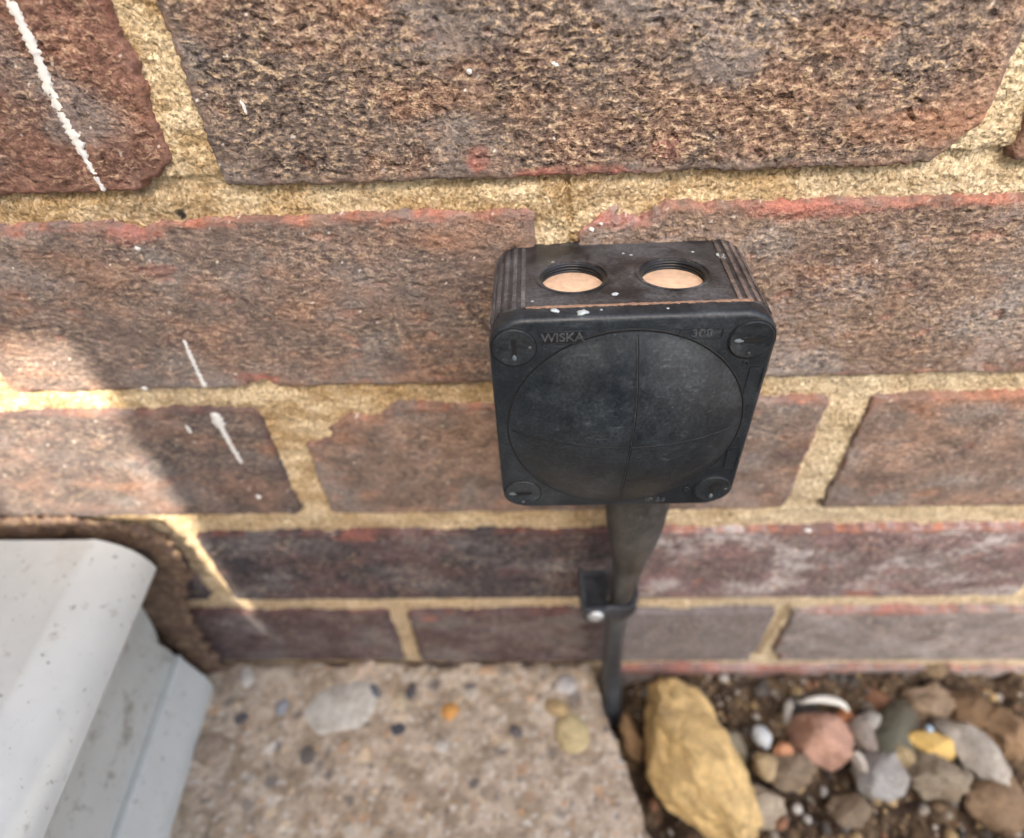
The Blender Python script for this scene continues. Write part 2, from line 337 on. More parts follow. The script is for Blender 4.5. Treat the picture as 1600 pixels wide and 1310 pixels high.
def make_brick(key, x0, x1, look, step, seed):
    z0, z1 = COURSES[key[0]]
    base, second, rim, grain, gamt, bloom, relief = LOOK[look]
    xs = np.arange(x0 - 3.5, x1 + 3.5 + step, step); zs = np.arange(z0 - 3.5, z1 + 3.5 + step, step)
    X, Z = np.meshgrid(xs, zs, indexing='ij')
    d = brick_sd(X, Z, key, x0, x1, z0, z1, seed)
    rng = np.random.RandomState(seed)
    off = rng.uniform(-0.7, 0.4); tx, tz = rng.uniform(-0.004, 0.004, 2)
    # wire cut face: elongated drag marks, pits and broader hollows
    wx = X + 3 * fbm(X / 11, Z / 11, seed + 50, 2); wz = Z + 0.18 * X + 2 * fbm(X / 9, Z / 9, seed + 51, 2)
    g1 = fbm(wx / 3.0, wz / 1.5, seed + 60, 3, 0.6); g2 = vnoise(wx / 1.5, wz / 1.0, seed + 61)
    g3 = fbm(X / 23, Z / 23, seed + 62, 3)
    pits = sstep(0.35, 0.8, -g1)
    rel = relief * (g1 * 0.6 + g2 * 0.3 - pits * 0.9) + g3 * 0.7
    scar = sstep(0.48, 0.62, fbm(X / 15, Z / 8, seed + 63, 3)); rel = rel - scar * 0.7
    cr = np.abs(fbm(X / 19, Z / 11, seed + 95, 3)); rel = rel - sstep(0.035, 0.0, cr) * sstep(0.15, 0.5, fbm(X / 40, Z / 40, seed + 96, 2)) * 1.0
    rad = 2.0
    e = np.clip((d + rad) / rad, 0, 1); rnd = rad * (1 - np.sqrt(np.maximum(1 - e * e * 0.98, 0)))
    edgefade = sstep(0, -4, d)
    y = off + tx * (X - x0) + tz * (Z - z0) + rnd * 0.75 - rel * (0.35 + 0.65 * edgefade)
    y = np.where(d > 0, np.minimum(4 + d * 14, 16), y)
    # colour of the clay
    c1 = fbm(X / 48, Z / 34, seed + 70, 3); c2 = fbm(X / 13, Z / 9, seed + 71, 4); c3 = vnoise(wx / 2.1, wz / 1.25, seed + 72)
    col = mix(base, second, sstep(-0.25, 0.55, c1 + 0.5 * c2))
    col = col * (1 + 0.34 * c2[..., None])
    col = mix(col, s2l(146, 98, 66), sstep(0.2, 0.6, fbm(X / 55, Z / 22, seed + 93, 4)) * 0.5 * (look not in ('slate', 'grey', 'mauve', 'plum')))
    col = mix(col, s2l(78, 62, 62), sstep(0.25, 0.6, fbm(X / 34, Z / 18, seed + 94, 4)) * 0.5)
    greyt = s2l(112, 108, 106) if look not in ('slate',) else s2l(64, 68, 76)
    col = mix(col, greyt, sstep(0.05, 0.6, fbm(X / 40, Z / 25, seed + 73, 3)) * 0.62)
    col = mix(col, s2l(58, 46, 40), sstep(0.2, 0.75, -c3) * 0.3)
    col = mix(col, grain, sstep(0.3, 0.85, c3 + 0.25 * g2) * gamt * 0.22)
    col = mix(col, rim * 0.9, scar * 0.35)
    sg = sstep(0.25, 0.6, fbm(X / 26, Z / 3.0, seed + 77, 2))
    rimw = 0.9 + 1.9 * fbm(X / 13, Z / 13, seed + 74, 3) + 1.5 * sstep(z1 - 12, z1 - 2, Z)
    topw = sstep(z1 - 9, z1 - 3, Z)
    rn = fbm(X / 20, Z / 20, seed + 75, 3)
    col = mix(col, rim * np.array((0.94, 0.7, 0.52)) * (1 + 0.3 * c3[..., None] + 0.3 * c2[..., None]), sstep(-rimw - 2.2, -rimw + 1.2, d) * np.clip(np.where(topw > 0.5, 0.6 + 0.8 * rn, 0.15 + 0.9 * rn), 0, 0.92) * np.clip(0.62 + 0.9 * fbm(X / 6, Z / 3.2, seed + 91, 3), 0, 1))
    for (px, pz), ax, az in RED.get(key, []):
        q = np.hypot((X - px) / ax, (Z - pz) / az) + 0.45 * fbm(X / 5, Z / 4, seed + 80, 3)
        col = mix(col, mix(s2l(164, 92, 76), s2l(124, 80, 72), sstep(-.3, .3, c2)), sstep(1.2, 0.6, q) * 0.7)
    if key == (1, 1): col = mix(col, s2l(120, 113, 112) * (1 + 0.2 * c2[..., None]), sstep(35, 60, X) * 0.8)
    if bloom > 0:
        bl = sstep(-0.1, 0.65, fbm(X / 42, Z / 24, seed + 76, 5, 0.7) + 0.35 * vnoise(X / 2.3, Z / 2.0, seed + 78) + 0.2 * vnoise(X / 5, Z / 4, seed + 79)) * bloom
        col = mix(col, s2l(176, 172, 172), np.clip(bl, 0, 0.8))
    wh = vnoise(X / 1.9, Z / 1.6, seed + 79)
    col = mix(col, s2l(205, 200, 190), sstep(0.74, 0.86, wh) * 0.75)
    nx, nz = len(xs), len(zs)
    V = np.stack([X, y, Z], -1).reshape(-1, 3); F = grid_faces(nx, nz)
    # sides and back of the brick
    idx = np.arange(nx * nz).reshape(nx, nz)
    ring = np.concatenate([idx[:-1, 0], idx[-1, :-1], idx[:0:-1, -1], idx[0, :0:-1]])
    BV = V[ring].copy(); BV[:, 1] = 102.0
    b0 = len(V); nR = len(ring); k = np.arange(nR); k2 = (k + 1) % nR
    side = np.stack([ring[k], b0 + k, b0 + k2, ring[k2]], -1)
    V = np.concatenate([V, BV]); Fm = np.concatenate([F, side])
    lum = (col * np.array((0.3, 0.55, 0.15))).sum(-1, keepdims=True)
    col = np.clip((col * 0.74 + lum * np.array((1.04, 0.99, 0.95)) * 0.26) * {'slate': 1.0, 'plum': 1.08, 'mauve': 1.2, 'grey': 1.22, 'smooth': 1.3}.get(look, 1.42), 0, 0.9)
    ga = np.clip(gamt * (0.75 + 0.9 * fbm(X / 30, Z / 18, seed + 90, 3)), 0, 1) * sstep(-1, -4.5, d)
    cc = np.concatenate([np.concatenate([col, ga[..., None]], -1).reshape(-1, 4), np.tile([*base, 0], (nR, 1))])
    o = mesh_np('brick', V, Fm, M['brick'], wall, cc)
    return o
bricks = {}
SPANS = []
for ci in range(len(COURSES)):
    spans = list(PERPS[ci]); known = len(spans)
    rr = random.Random(ci)
    full = [(s, (ci, k)) for k, s in enumerate(spans)]
    a = spans[0][0]; k = -1
    while a > -760:
        b = a - rr.uniform(10, 14); a = b - rr.uniform(222, 232); full.append(((a, b), (ci, k))); k -= 1
    b = spans[-1][1]; k = known
    while b < 640:
        a = b + rr.uniform(10, 14); b = a + rr.uniform(222, 232); full.append(((a, b), (ci, k))); k += 1
    for (x0, x1), key in full:
        SPANS.append((x0, x1, key))
looks = ['brown', 'mixed', 'slate', 'plum', 'grey', 'mauve', 'olive']
for n, (x0, x1, key) in enumerate(SPANS):
    look = ASSIGN.get(key)
    if look is None:
        rr = random.Random(hash(key) & 0xffff)
        look = rr.choice(['grey', 'mauve', 'slate', 'plum'] if key[0] <= 2 else ['brown', 'mixed', 'olive'])
    if key in ASSIGN: step = {5: 0.7, 4: 0.7, 3: 0.9, 2: 1.1, 1: 1.3, 0: 1.6}[key[0]]
    else: step = 3.0
    bricks[key] = make_brick(key, x0, x1, look, step, 100 + n * 7)
# mortar: one rough sheet between and behind the bricks
def make_mortar(name, xa, xb, za, zb, step, seed):
    xs = np.arange(xa, xb + step, step); zs = np.arange(za, zb + step, step)
    X, Z = np.meshgrid(xs, zs, indexing='ij')
    lo = fbm(X / 30, Z / 18, 301, 3); md = fbm(X / 7, Z / 5, 302, 3); gr = fbm(X / 1.7, Z / 1.5, 303, 2, 0.6)
    grains = sstep(0.35, 0.7, vnoise(X / 2.2, Z / 2.1, 304))
    low = sstep(-90, -130, Z)
    y = 3.1 + 0.8 * low - lo * 1.9 - md * 0.8 - gr * 0.75 * (1 - 0.4 * low) - grains * 0.55
    # struck joints: set back under the upper brick, fuller at the lower edge
    for (a0, a1), (b0, b1) in zip(COURSES[:-1], COURSES[1:]):
        y += 2.6 * sstep(b0 - 5.5, b0 - 0.5, Z) * (Z < b0 + 4) * np.clip(0.8 + 0.8 * fbm(X / 35, Z / 35, 331, 2), 0, 1.3)
    # the filled corner by the broken brick and a crack across the joint
    for px, pz, r, h in [(-112, 70, 12, 1.4), (-80, -38, 16, 1.2), (-112, -20, 12, 1.3), (24, 58, 12, 0.8), (-192, -112, 12, 1.5)]:
        y -= h * np.exp(-((X - px) ** 2 + (Z - pz) ** 2) / r ** 2)
    for (ax, az), (bx_, bz_), w, dep in [((16, 69), (18.5, 44), 0.8, 2.2), ((92, 69), (88, 57), 1.1, 1.6), ((160, -203), (155, -271), 2.2, 4), ((-110, -103), (-104, -121), 0.8, 1.5)]:
        L2 = (bx_ - ax) ** 2 + (bz_ - az) ** 2; tt = np.clip(((X - ax) * (bx_ - ax) + (Z - az) * (bz_ - az)) / L2, 0, 1)
        dd = np.hypot(X - ax - tt * (bx_ - ax), Z - az - tt * (bz_ - az)) + vnoise(X / 3, Z / 3, 5) * 0.8
        y += dep * sstep(w * 1.6, w * 0.3, dd)
    t = fbm(X / 22, Z / 14, 310, 4); t2 = vnoise(X / 1.35, Z / 1.3, 311); t3 = vnoise(X / 2.6, Z / 2.4, 312)
    col = mix(s2l(184, 158, 118), s2l(220, 202, 168), sstep(-0.4, 0.5, t))
    col = mix(col, s2l(176, 160, 134), sstep(0.1, 0.6, fbm(X / 60, Z / 25, 315, 3)) * 0.6)
    col = mix(col, s2l(196, 178, 148), low * 0.65)
    col = mix(col, s2l(238, 222, 190), sstep(0.2, 0.7, t2) * 0.6); col = mix(col, s2l(150, 120, 78), sstep(0.25, 0.8, -t2) * 0.6)
    col = mix(col, s2l(216, 204, 176), sstep(0.6, 0.72, t3) * 0.6)
    col = mix(col, s2l(216, 206, 180), sstep(60, 150, X) * 0.45)
    q = np.hypot(X + 116, Z - 59.5) ; col = mix(col, s2l(52, 50, 48), sstep(2.2, 1.2, q))
    return mesh_np(name, np.stack([X, y, Z], -1).reshape(-1, 3), grid_faces(len(xs), len(zs)), M['mortar'], wall, col.reshape(-1, 3))
make_mortar('mortar', -340, 400, -360, 200, 0.85, 0)
make_mortar('mortar', -990, -340, -360, 318, 5, 0); make_mortar('mortar', 400, 870, -360, 318, 5, 0); make_mortar('mortar', -340, 400, 200, 318, 5, 0)
# drips and flecks of white paint on the brick faces
def blob_strip(name, pts, parent, mat, h=0.5, seed=0, y0=-0.15):
    bm = bmesh.new(); prev = None; P = []
    for (ax, az, aw), (bx_, bz_, bw) in zip(pts[:-1], pts[1:]):
        n = max(2, int(math.hypot(bx_ - ax, bz_ - az) / 0.55))
        for i in range(n):
            t = i / n; P.append((ax + (bx_ - ax) * t, az + (bz_ - az) * t, aw + (bw - aw) * t))
    P.append(pts[-1]); rg = random.Random(seed); rows = []
    for i, (x, z, w) in enumerate(P):
        w *= 1.2; w1 = w * (1 + rg.uniform(-0.38, 0.38)); w2 = w * (1 + rg.uniform(-0.38, 0.38)); x += rg.uniform(-0.25, 0.25)
        hh = h * (0.6 + 0.6 * rg.random()); edge = 0.15 if i in (0, len(P) - 1) else 1
        rows.append([bm.verts.new(mm(x + dx, y0 + dy, z)) for dx, dy in
                     ((-w1 * edge, 1.2), (-w1 * 0.8 * edge, -hh * 0.55 * edge), (0, -hh * edge), (w2 * 0.8 * edge, -hh * 0.5 * edge), (w2 * edge, 1.2))])
    for a, b in zip(rows[:-1], rows[1:]):
        for j in range(4): bm.faces.new((a[j], b[j], b[j + 1], a[j + 1]))
    return from_bm(name, bm, mat, parent)
blob_strip('paint_drip', [(-136.8, 126, 1.0), (-137.2, 112, 1.5), (-137.5, 106, 1.3), (-138.6, 99, 1.7), (-138.6, 92, 1.1), (-138.4, 86, 1.6), (-138.1, 80, 0.9), (-137.4, 69, 0.6)], bricks[(5, 0)], M['paint'], seed=1)
blob_strip('paint_drip', [(-135.4, 9, 0.5), (-135.8, 2, 0.75), (-136.3, -8, 0.8), (-136.4, -15.5, 1.2)], bricks[(4, 0)], M['paint'], seed=2)
blob_strip('paint_drip', [(-138.4, -30.5, 1.4), (-138.6, -36, 1.9), (-138.6, -40, 0.9), (-138.0, -50, 0.8), (-137.4, -63, 0.5)], bricks[(3, 0)], M['paint'], seed=3)
for sd, (x, z, w, L, key) in enumerate([(-163, -15.5, 1.3, 1.8, (4, 0)), (-136, 48.5, 1.0, 1.8, (4, 0)), (25, 50.5, 0.9, 1.6, (4, 1)), (28, 52.5, 0.6, 1, (4, 1)),
        (-137.5, -88, 1.2, 3, (3, 0)), (-154, -40, 0.6, 5, (3, 0)), (-13, 100, 1.0, 1.5, (5, 1)), (12, 101, 1.2, 1.4, (5, 1)), (148, -121.5, 1.5, 2, (2, 2)), (-82, 93, 0.5, 4, (5, 1))]):
    blob_strip('paint_fleck', [(x, z + L / 2, w * 0.6), (x + 0.3, z, w), (x + 0.5, z - L / 2, w * 0.5)], bricks[key], M['paint'], 0.45, 40 + sd)

# ------------------------------------------------------------------ concrete slab
slab = tag(empty('concrete_slab', mm(-100, -60, -330)), 'rough pinkish concrete slab with embedded pebbles beside the white sill', 'slab')
def slab_edge(y): return 40.5 + (-y) * 0.262
xs = np.concatenate([np.arange(-720, -260, 6.0), np.arange(-260, 130, 1.25)]); ys = np.concatenate([np.arange(-1, -150, -1.25), np.arange(-150, -480, -6.0)])
X, Y = np.meshgrid(xs, ys, indexing='ij')
d = X - slab_edge(Y) + fbm(X / 22, Y / 22, 401, 3) * 3.2 + fbm(X / 6, Y / 6, 402, 2) * 1.2
r = 9.0; e = np.clip((d + r) / r, 0, 1)
Z = -270.5 + fbm(X / 40, Y / 40, 403, 3) * 1.6 + fbm(X / 8, Y / 8, 404, 3) * 1.0 + vnoise(X / 2.4, Y / 2.4, 405) * 0.45 - r * (1 - np.sqrt(1 - e * e * 0.98)) * 0.8
Z = np.where(d > 0, -275 - np.minimum(d * 9, 60), Z)
Z = Z - 5 * np.exp(-((Y + 0) / 3.5) ** 2) * sstep(-0.3, 0.5, fbm(X / 25, Y / 25, 410, 2))
t = fbm(X / 20, Y / 20, 420, 5, 0.6); t2 = fbm(X / 6, Y / 6, 421, 3); t3 = vnoise(X / 4.2, Y / 4.2, 422); t4 = vnoise(X / 3.0 + 40, Y / 3.0, 423)
col = mix(s2l(150, 133, 112), s2l(192, 176, 156), sstep(-0.5, 0.55, t + 0.25 * t2))
col = mix(col, s2l(196, 178, 158), sstep(0.1, 0.7, fbm(X / 30, Y / 22, 425, 3)) * 0.6)
col = mix(col, s2l(208, 200, 188), sstep(0.42, 0.6, t3) * 0.8); col = mix(col, s2l(92, 92, 94), sstep(0.5, 0.62, t4) * 0.75)
col = mix(col, s2l(190, 140, 84), sstep(0.62, 0.72, vnoise(X / 5, Y / 5, 427)) * 0.6)
rga = np.random.RandomState(12)
for k in range(900):
    ax = rga.uniform(-255, 120); ay = -rga.uniform(2, 148); ra = rga.uniform(0.8, 2.2) if rga.rand() < 0.75 else rga.uniform(2.2, 5.5); th = rga.uniform(0, 3.14); el_ = rga.uniform(0.55, 1.0)
    ii = np.where(np.abs(xs - ax) < ra * 1.5)[0]; jj = np.where(np.abs(ys - ay) < ra * 1.5)[0]
    if len(ii) == 0 or len(jj) == 0: continue
    sl_ = (slice(ii[0], ii[-1] + 1), slice(jj[0], jj[-1] + 1)); dx = X[sl_] - ax; dy = Y[sl_] - ay
    q_ = np.hypot(dx * math.cos(th) + dy * math.sin(th), (dy * math.cos(th) - dx * math.sin(th)) / el_) / ra + 0.25 * vnoise(X[sl_] / 1.8, Y[sl_] / 1.8, 7)
    w_ = sstep(1.05, 0.7, q_); ac = [s2l(205, 198, 184), s2l(176, 160, 138), s2l(118, 110, 102), s2l(212, 192, 160), s2l(96, 94, 94), s2l(186, 150, 116)][rga.randint(6)]
    col[sl_] = mix(col[sl_], ac * rga.uniform(0.8, 1.1), w_ * rga.uniform(0.35, 0.85)); Z[sl_] = Z[sl_] + w_ * rga.uniform(-0.5, 0.8)
pit = sstep(0.55, 0.75, vnoise(X / 3.4, Y / 3.4, 433)); Z = Z - np.where(d < -8, pit * 1.3, 0); col = mix(col, s2l(104, 90, 74), pit * 0.5)
mesh_np('slab_body', np.stack([X, Y, Z], -1).reshape(-1, 3), grid_faces(len(xs), len(ys))[:, ::-1], M['concrete'], slab, col.reshape(-1, 3))

def stone_mesh(name, size, seed, sub=3, planes=9, rough=0.06, facet=0.78):
    """angular pebble in mm round its centre; size = half axes"""
    bm = bmesh.new(); bmesh.ops.create_icosphere(bm, subdivisions=sub, radius=1)
    rg = random.Random(seed); pl = []
    for _ in range(planes):
        n = Vector((rg.gauss(0, 1), rg.gauss(0, 1), rg.gauss(0, 1))).normalized(); pl.append((n, rg.uniform(facet, facet + 0.18)))
    o = Vector((rg.uniform(0, 90), rg.uniform(0, 90), rg.uniform(0, 90)))
    for v in bm.verts:
        p = v.co.copy()
        for n, dd in pl:
            k = p.dot(n) - dd
            if k > 0: p -= n * k * 0.96
        p *= 1 + rough * 1.6 * noise.noise(p * 1.6 + o) + rough * noise.fractal(p * 3.5 + o, 0.6, 2.0, 5) * 1.1
        v.co = Vector((p.x * size[0], p.y * size[1], p.z * size[2])) / 1000
    return bm
_sm = {}
def stone_mat(rgb, var=0.22, sc=160, spots=None, rough=0.85):
    key = (tuple(rgb), var, sc, spots)
    if key in _sm: return _sm[key]
    m, n, l, b = new_mat('stone_surface'); co = n.new('ShaderNodeTexCoord').outputs['Object']
    c = s2l(*rgb); a = noise_node(n, l, co, sc, 7, 0.65); f = noise_node(n, l, co, sc * 6, 4, 0.6)
    r = ramp(n, l, a.outputs[0], [(0.3, tuple(c * (1 - var * 1.5))), (0.5, tuple(c)), (0.7, tuple(np.minimum(c * (1 + var), 1)))]).outputs[0]
    if spots: r = mixc(n, l, ramp(n, l, f.outputs[0], [(0.58, (0, 0, 0)), (0.7, (0.6,) * 3)]).outputs[0], r, tuple(s2l(*spots)))
    dn = noise_node(n, l, co, sc * 0.45, 8, 0.72)
    r = mixc(n, l, ramp(n, l, dn.outputs[0], [(0.46, (0, 0, 0)), (0.68, (0.55,) * 3)]).outputs[0], r, tuple(s2l(104, 84, 62)))
    gf = ramp(n, l, f.outputs[0], [(0.3, (0.7,) * 3), (0.5, (1,) * 3), (0.7, (1.25,) * 3)]); r = mixc(n, l, 1.0, r, gf.outputs[0], 'MULTIPLY')
    l.new(r, b.inputs['Base Color']); b.inputs['Roughness'].default_value = rough
    l.new(bump(n, l, f.outputs[0], 0.0008, 1, bump(n, l, a.outputs[0], 0.0012)), b.inputs['Normal'])
    _sm[key] = m; return m
def place(o, x, y, z, rot):
    o.location = mm(x, y, z); o.rotation_euler = [math.radians(a) for a in rot]
def inset(u, v, size, seed, rgb, z=-271, rot=(0, 0, 0), spots=None):
    x, y = on_z(u, v, -270)
    bm = stone_mesh('pebble', size, seed, 3, 8, 0.07)
    bm.transform(Matrix.Translation(mm(x, y, z)) @ Matrix.Rotation(math.radians(rot[2]), 4, 'Z'))
    return from_bm('pebble', bm, stone_mat(rgb, 0.15, 220, spots), slab)
inset(535, 1104, (26, 19, 5), 3, (205, 200, 188), -272, (0, 0, 10), (150, 150, 146))
inset(703, 1112, (6, 5.5, 3), 4, (214, 156, 84), -270, (0, 0, 30), (240, 214, 170))
inset(894, 1146, (12, 12, 4.5), 5, (204, 186, 140), -270, (0, 0, 20), (170, 160, 130))
inset(873, 1108, (10, 6, 3.5), 6, (186, 160, 116), -270, (0, 0, -25))
for k, (u, v, sz, rgb) in enumerate([(642, 1080, (3.5, 6, 2.5), (84, 86, 92)), (585, 1080, (3, 6, 2), (110, 112, 118)), (622, 1140, (4.5, 6, 2), (78, 80, 86)),
        (625, 1095, (7, 5, 2), (196, 180, 150)), (805, 1143, (5, 4, 2), (104, 98, 96)), (885, 1070, (8, 7, 2.5), (198, 194, 190)), (830, 1092, (5, 4, 2), (226, 196, 164)),
        (440, 1105, (6, 4.5, 2), (150, 152, 158)), (385, 1058, (8, 5, 3), (206, 200, 190)), (330, 1170, (12, 10, 2.5), (176, 156, 136)), (377, 1122, (5, 4, 2), (92, 92, 96)),
        (570, 1043, (9, 4, 4), (208, 186, 164)), (762, 1200, (7, 5, 2), (196, 182, 164)), (480, 1180, (6, 5, 2), (110, 106, 102)), (690, 1165, (5, 4, 2), (196, 190, 180))]):
    inset(u, v, sz, 60 + k, rgb, -270.6, (0, 0, 37 * k))

# ================================================================== OBJECTS
# ------------------------------------------------------------------ junction box
BX, BZ, BR = 33.99, 5.96, 0.0129
box = tag(empty('junction_box', mm(BX, 0, BZ - 42)), 'square black plastic junction box with domed lid fixed to the brick wall', 'junction box')
BM = Matrix.Translation(mm(BX, 0, BZ)) @ Matrix.Rotation(-BR, 4, 'Y')     # local frame of the box, metres
def L(x, y, z): return BM @ (Vector((x, y, z)) / 1000)
def rrect(hw, hh, r, n=10, ofs=0.0):
    P = []
    for cx, cz, a0 in ((hw - r, hh - r, 0), (-hw + r, hh - r, 90), (-hw + r, -hh + r, 180), (hw - r, -hh + r, 270)):
        for i in range(n + 1):
            a = math.radians(a0 + 90 * i / n); P.append((cx + r * math.cos(a), cz + r * math.sin(a)))
    return P
def loft(rings, cap0=True, cap1=True):
    bm = bmesh.new(); R_ = [[bm.verts.new(L(x, y, z)) for x, y, z in r] for r in rings]
    for a, b in zip(R_[:-1], R_[1:]):
        n = len(a)
        for i in range(n): bm.faces.new((a[i], a[(i + 1) % n], b[(i + 1) % n], b[i]))
    if cap0: bm.faces.new(R_[0][::-1])
    if cap1: bm.faces.new(R_[-1])
    bmesh.ops.recalc_face_normals(bm, faces=bm.faces); return bm
def auto_smooth(o, ang=40):
    me = o.data
    bm = bmesh.new(); bm.from_mesh(me)
    for e in bm.edges:
        e.smooth = (len(e.link_faces) == 2 and e.calc_face_angle(3.2) < math.radians(ang))
    for f in bm.faces: f.smooth = True
    bm.to_mesh(me); bm.free()
def boolean(o, cutter):
    m = o.modifiers.new('cut', 'BOOLEAN'); m.operation = 'DIFFERENCE'; m.object = cutter; m.solver = 'EXACT'
    dg = bpy.context.evaluated_depsgraph_get(); me = bpy.data.meshes.new_from_object(o.evaluated_get(dg))
    o.modifiers.clear(); old = o.data; o.data = me; bpy.data.meshes.remove(old)
    me2 = cutter.data; bpy.data.objects.remove(cutter); bpy.data.meshes.remove(me2)
def lathe(prof, origin, axis='z', seg=64, close=True):
    """prof: (r, h) pairs in mm round the local axis through origin"""
    bm = bmesh.new(); rings = []
    for r_, h in prof:
        ring = []
        for i in range(seg):
            a = 2 * math.pi * i / seg; c, s = r_ * math.cos(a), r_ * math.sin(a)
            p = (origin[0] + c, origin[1] + s, origin[2] + h - SLP * s) if axis == 'z' else (origin[0] + c, origin[1] - h, origin[2] + s)
            ring.append(bm.verts.new(L(*p)))
        rings.append(ring)
    for a, b in zip(rings[:-1], rings[1:]):
        for i in range(seg): bm.faces.new((a[i], a[(i + 1) % seg], b[(i + 1) % seg], b[i]))
    if close: bm.faces.new(rings[0]); bm.faces.new(rings[-1])
    bmesh.ops.recalc_face_normals(bm, faces=bm.faces); return bm
SLP = 0.0636
def hb(y): return 39.0 - SLP * y        # the body widens towards the lid
def hx_(y): return 43.2 + 0.026 * y
def dx_(y): return 1.2 + 0.027 * y
HB = hb(-24)
body = from_bm('body', loft([[(x + dx_(y), y, z) for x, z in rrect(hx_(y) - i, hb(y) - i, 8.5 - i)] for y, i in ((3, 0), (-1, 0), (-44.0, 0), (-44.6, 0.6))]), M['body'], box)
HOLES = [(-16.0, -24.0), (15.9, -24.2)]
for hx, hy in HOLES:
    ct = from_bm('cutter', lathe([(9.6, -9.5), (10.5, -5.6), (10.5, -0.8), (11.0, -0.3), (11.1, 2)], (hx, hy, HB)), None)
    boolean(body, ct)
body.data.materials.clear(); body.data.materials.append(M['body']); auto_smooth(body, 35)
for hx, hy in HOLES:
    for dz_ in (-0.9, -1.9, -2.9): from_bm('thread', lathe([(10.8, dz_ - 0.4)] + [(10.5 - 0.75 * math.sin(math.radians(a)), dz_ - 0.4 * math.cos(math.radians(a))) for a in range(10, 180, 20)] + [(10.8, dz_ + 0.4)], (hx, hy, HB), close=False), M['gloss'], body)
    o = from_bm('knockout_plug', lathe([(10.3, -8.2), (10.3, -3.9), (9.9, -3.5), (9.7, -3.55), (9.4, -3.4), (0.01, -3.3)], (hx, hy, HB), close=False), M['plug'], box); auto_smooth(o, 40)
    o = from_bm('hole_rim', lathe([(11.9, -0.4), (11.9, 0.22), (11.4, 0.35), (10.9, 0.25), (10.9, -0.4)], (hx, hy, HB), close=False), M['body'], box); auto_smooth(o, 50)
# ribs round the two upper corners
for sgn in (-1, 1):
    for k, ang in enumerate((-14, 6, 24, 43, 64, 84)):
        bm = bmesh.new(); w = 0.78; ring = []
        for y in (-1.5, -43.8):
            cx = hx_(y) - 8.5 + sgn * dx_(y); cz = hb(y) - 8.5
            if ang < 0: px, pz, nx, nz = cx - 1.8, hb(y), 0, 1
            else:
                a = math.radians(ang); nx, nz = math.sin(a), math.cos(a); px, pz = cx + 8.5 * nx, cz + 8.5 * nz
            tx, tz = nz, -nx
            ring.append([bm.verts.new(L(sgn * (px + tx * a + nx * b), y, pz + tz * a + nz * b)) for a, b in ((-w, -0.6), (-w * 0.8, 0.45), (w * 0.8, 0.45), (w, -0.6))])
        for i in range(4): bm.faces.new((ring[0][i], ring[0][(i + 1) % 4], ring[1][(i + 1) % 4], ring[1][i]))
        bm.faces.new(ring[0]); bm.faces.new(ring[1][::-1]); bmesh.ops.recalc_face_normals(bm, faces=bm.faces)
        from_bm('rib', bm, M['rib_worn'] if sgn > 0 and k < 4 else M['rib'], box, False)
# pale dust caught where the lid meets the body
bm = bmesh.new(); rg = random.Random(4); rows = []
for i in range(81):
    x = -31 + 66 * i / 80; h = 0.7 * (0.75 + 0.5 * rg.random()); wd = 1.2 * (0.6 + 0.5 * rg.random())
    rows.append([bm.verts.new(L(x, -43.6 + wd, hb(-43) - 0.2)), bm.verts.new(L(x, -43.8 + wd * 0.4, hb(-43) + h * 0.6)), bm.verts.new(L(x, -44.2, hb(-44) + h)), bm.verts.new(L(x, -45.4, hb(-44) + h))])
for a, b in zip(rows[:-1], rows[1:]):
    for j in range(3): bm.faces.new((a[j], a[j + 1], b[j + 1], b[j]))
bmesh.ops.recalc_face_normals(bm, faces=bm.faces)
from_bm('dust_seam', bm, M['tan'], box)
# the lid
HL = 42.5
prof = [(-44.4, 2.4), (-44.4, 0.5), (-44.7, 0.1), (-45.2, 0.0), (-49.2, 0.1)]
prof += [(-49.2 - 1.8 * math.sin(a), 0.1 + 1.8 * (1 - math.cos(a))) for a in [math.radians(x) for x in (15, 30, 45, 60, 75, 90)]]
lid = from_bm('lid', loft([[(x, y, z) for x, z in rrect(HL - i, HL - i, 10.5 - i, 14)] for y, i in prof]), M['lid'], box); auto_smooth(lid, 35)
RD, HD = 37.4, 9.7; RS = (RD * RD + HD * HD) / (2 * HD)
def dome_y(r_): return -51.0 - (math.sqrt(RS * RS - r_ * r_) - (RS - HD))
dp = [(RD + 0.9, -0.8), (RD + 0.6, 0.1), (RD + 0.15, 0.25)] + [(RD * (1 - i / 24), -51 - dome_y(RD * (1 - i / 24)) + 0.3) for i in range(1, 24)] + [(0.02, HD + 0.3)]
dome = from_bm('dome', lathe(dp, (0, -51, -0.6), 'y', 96, False), M['lid'], lid); auto_smooth(dome, 30)
from_bm('dome_groove', lathe([(RD + 1.5, -0.4), (RD + 1.45, 0.07), (RD + 0.75, 0.1), (RD + 0.7, -0.4)], (0, -51, -0.6), 'y', 96, False), M['deep'], dome)
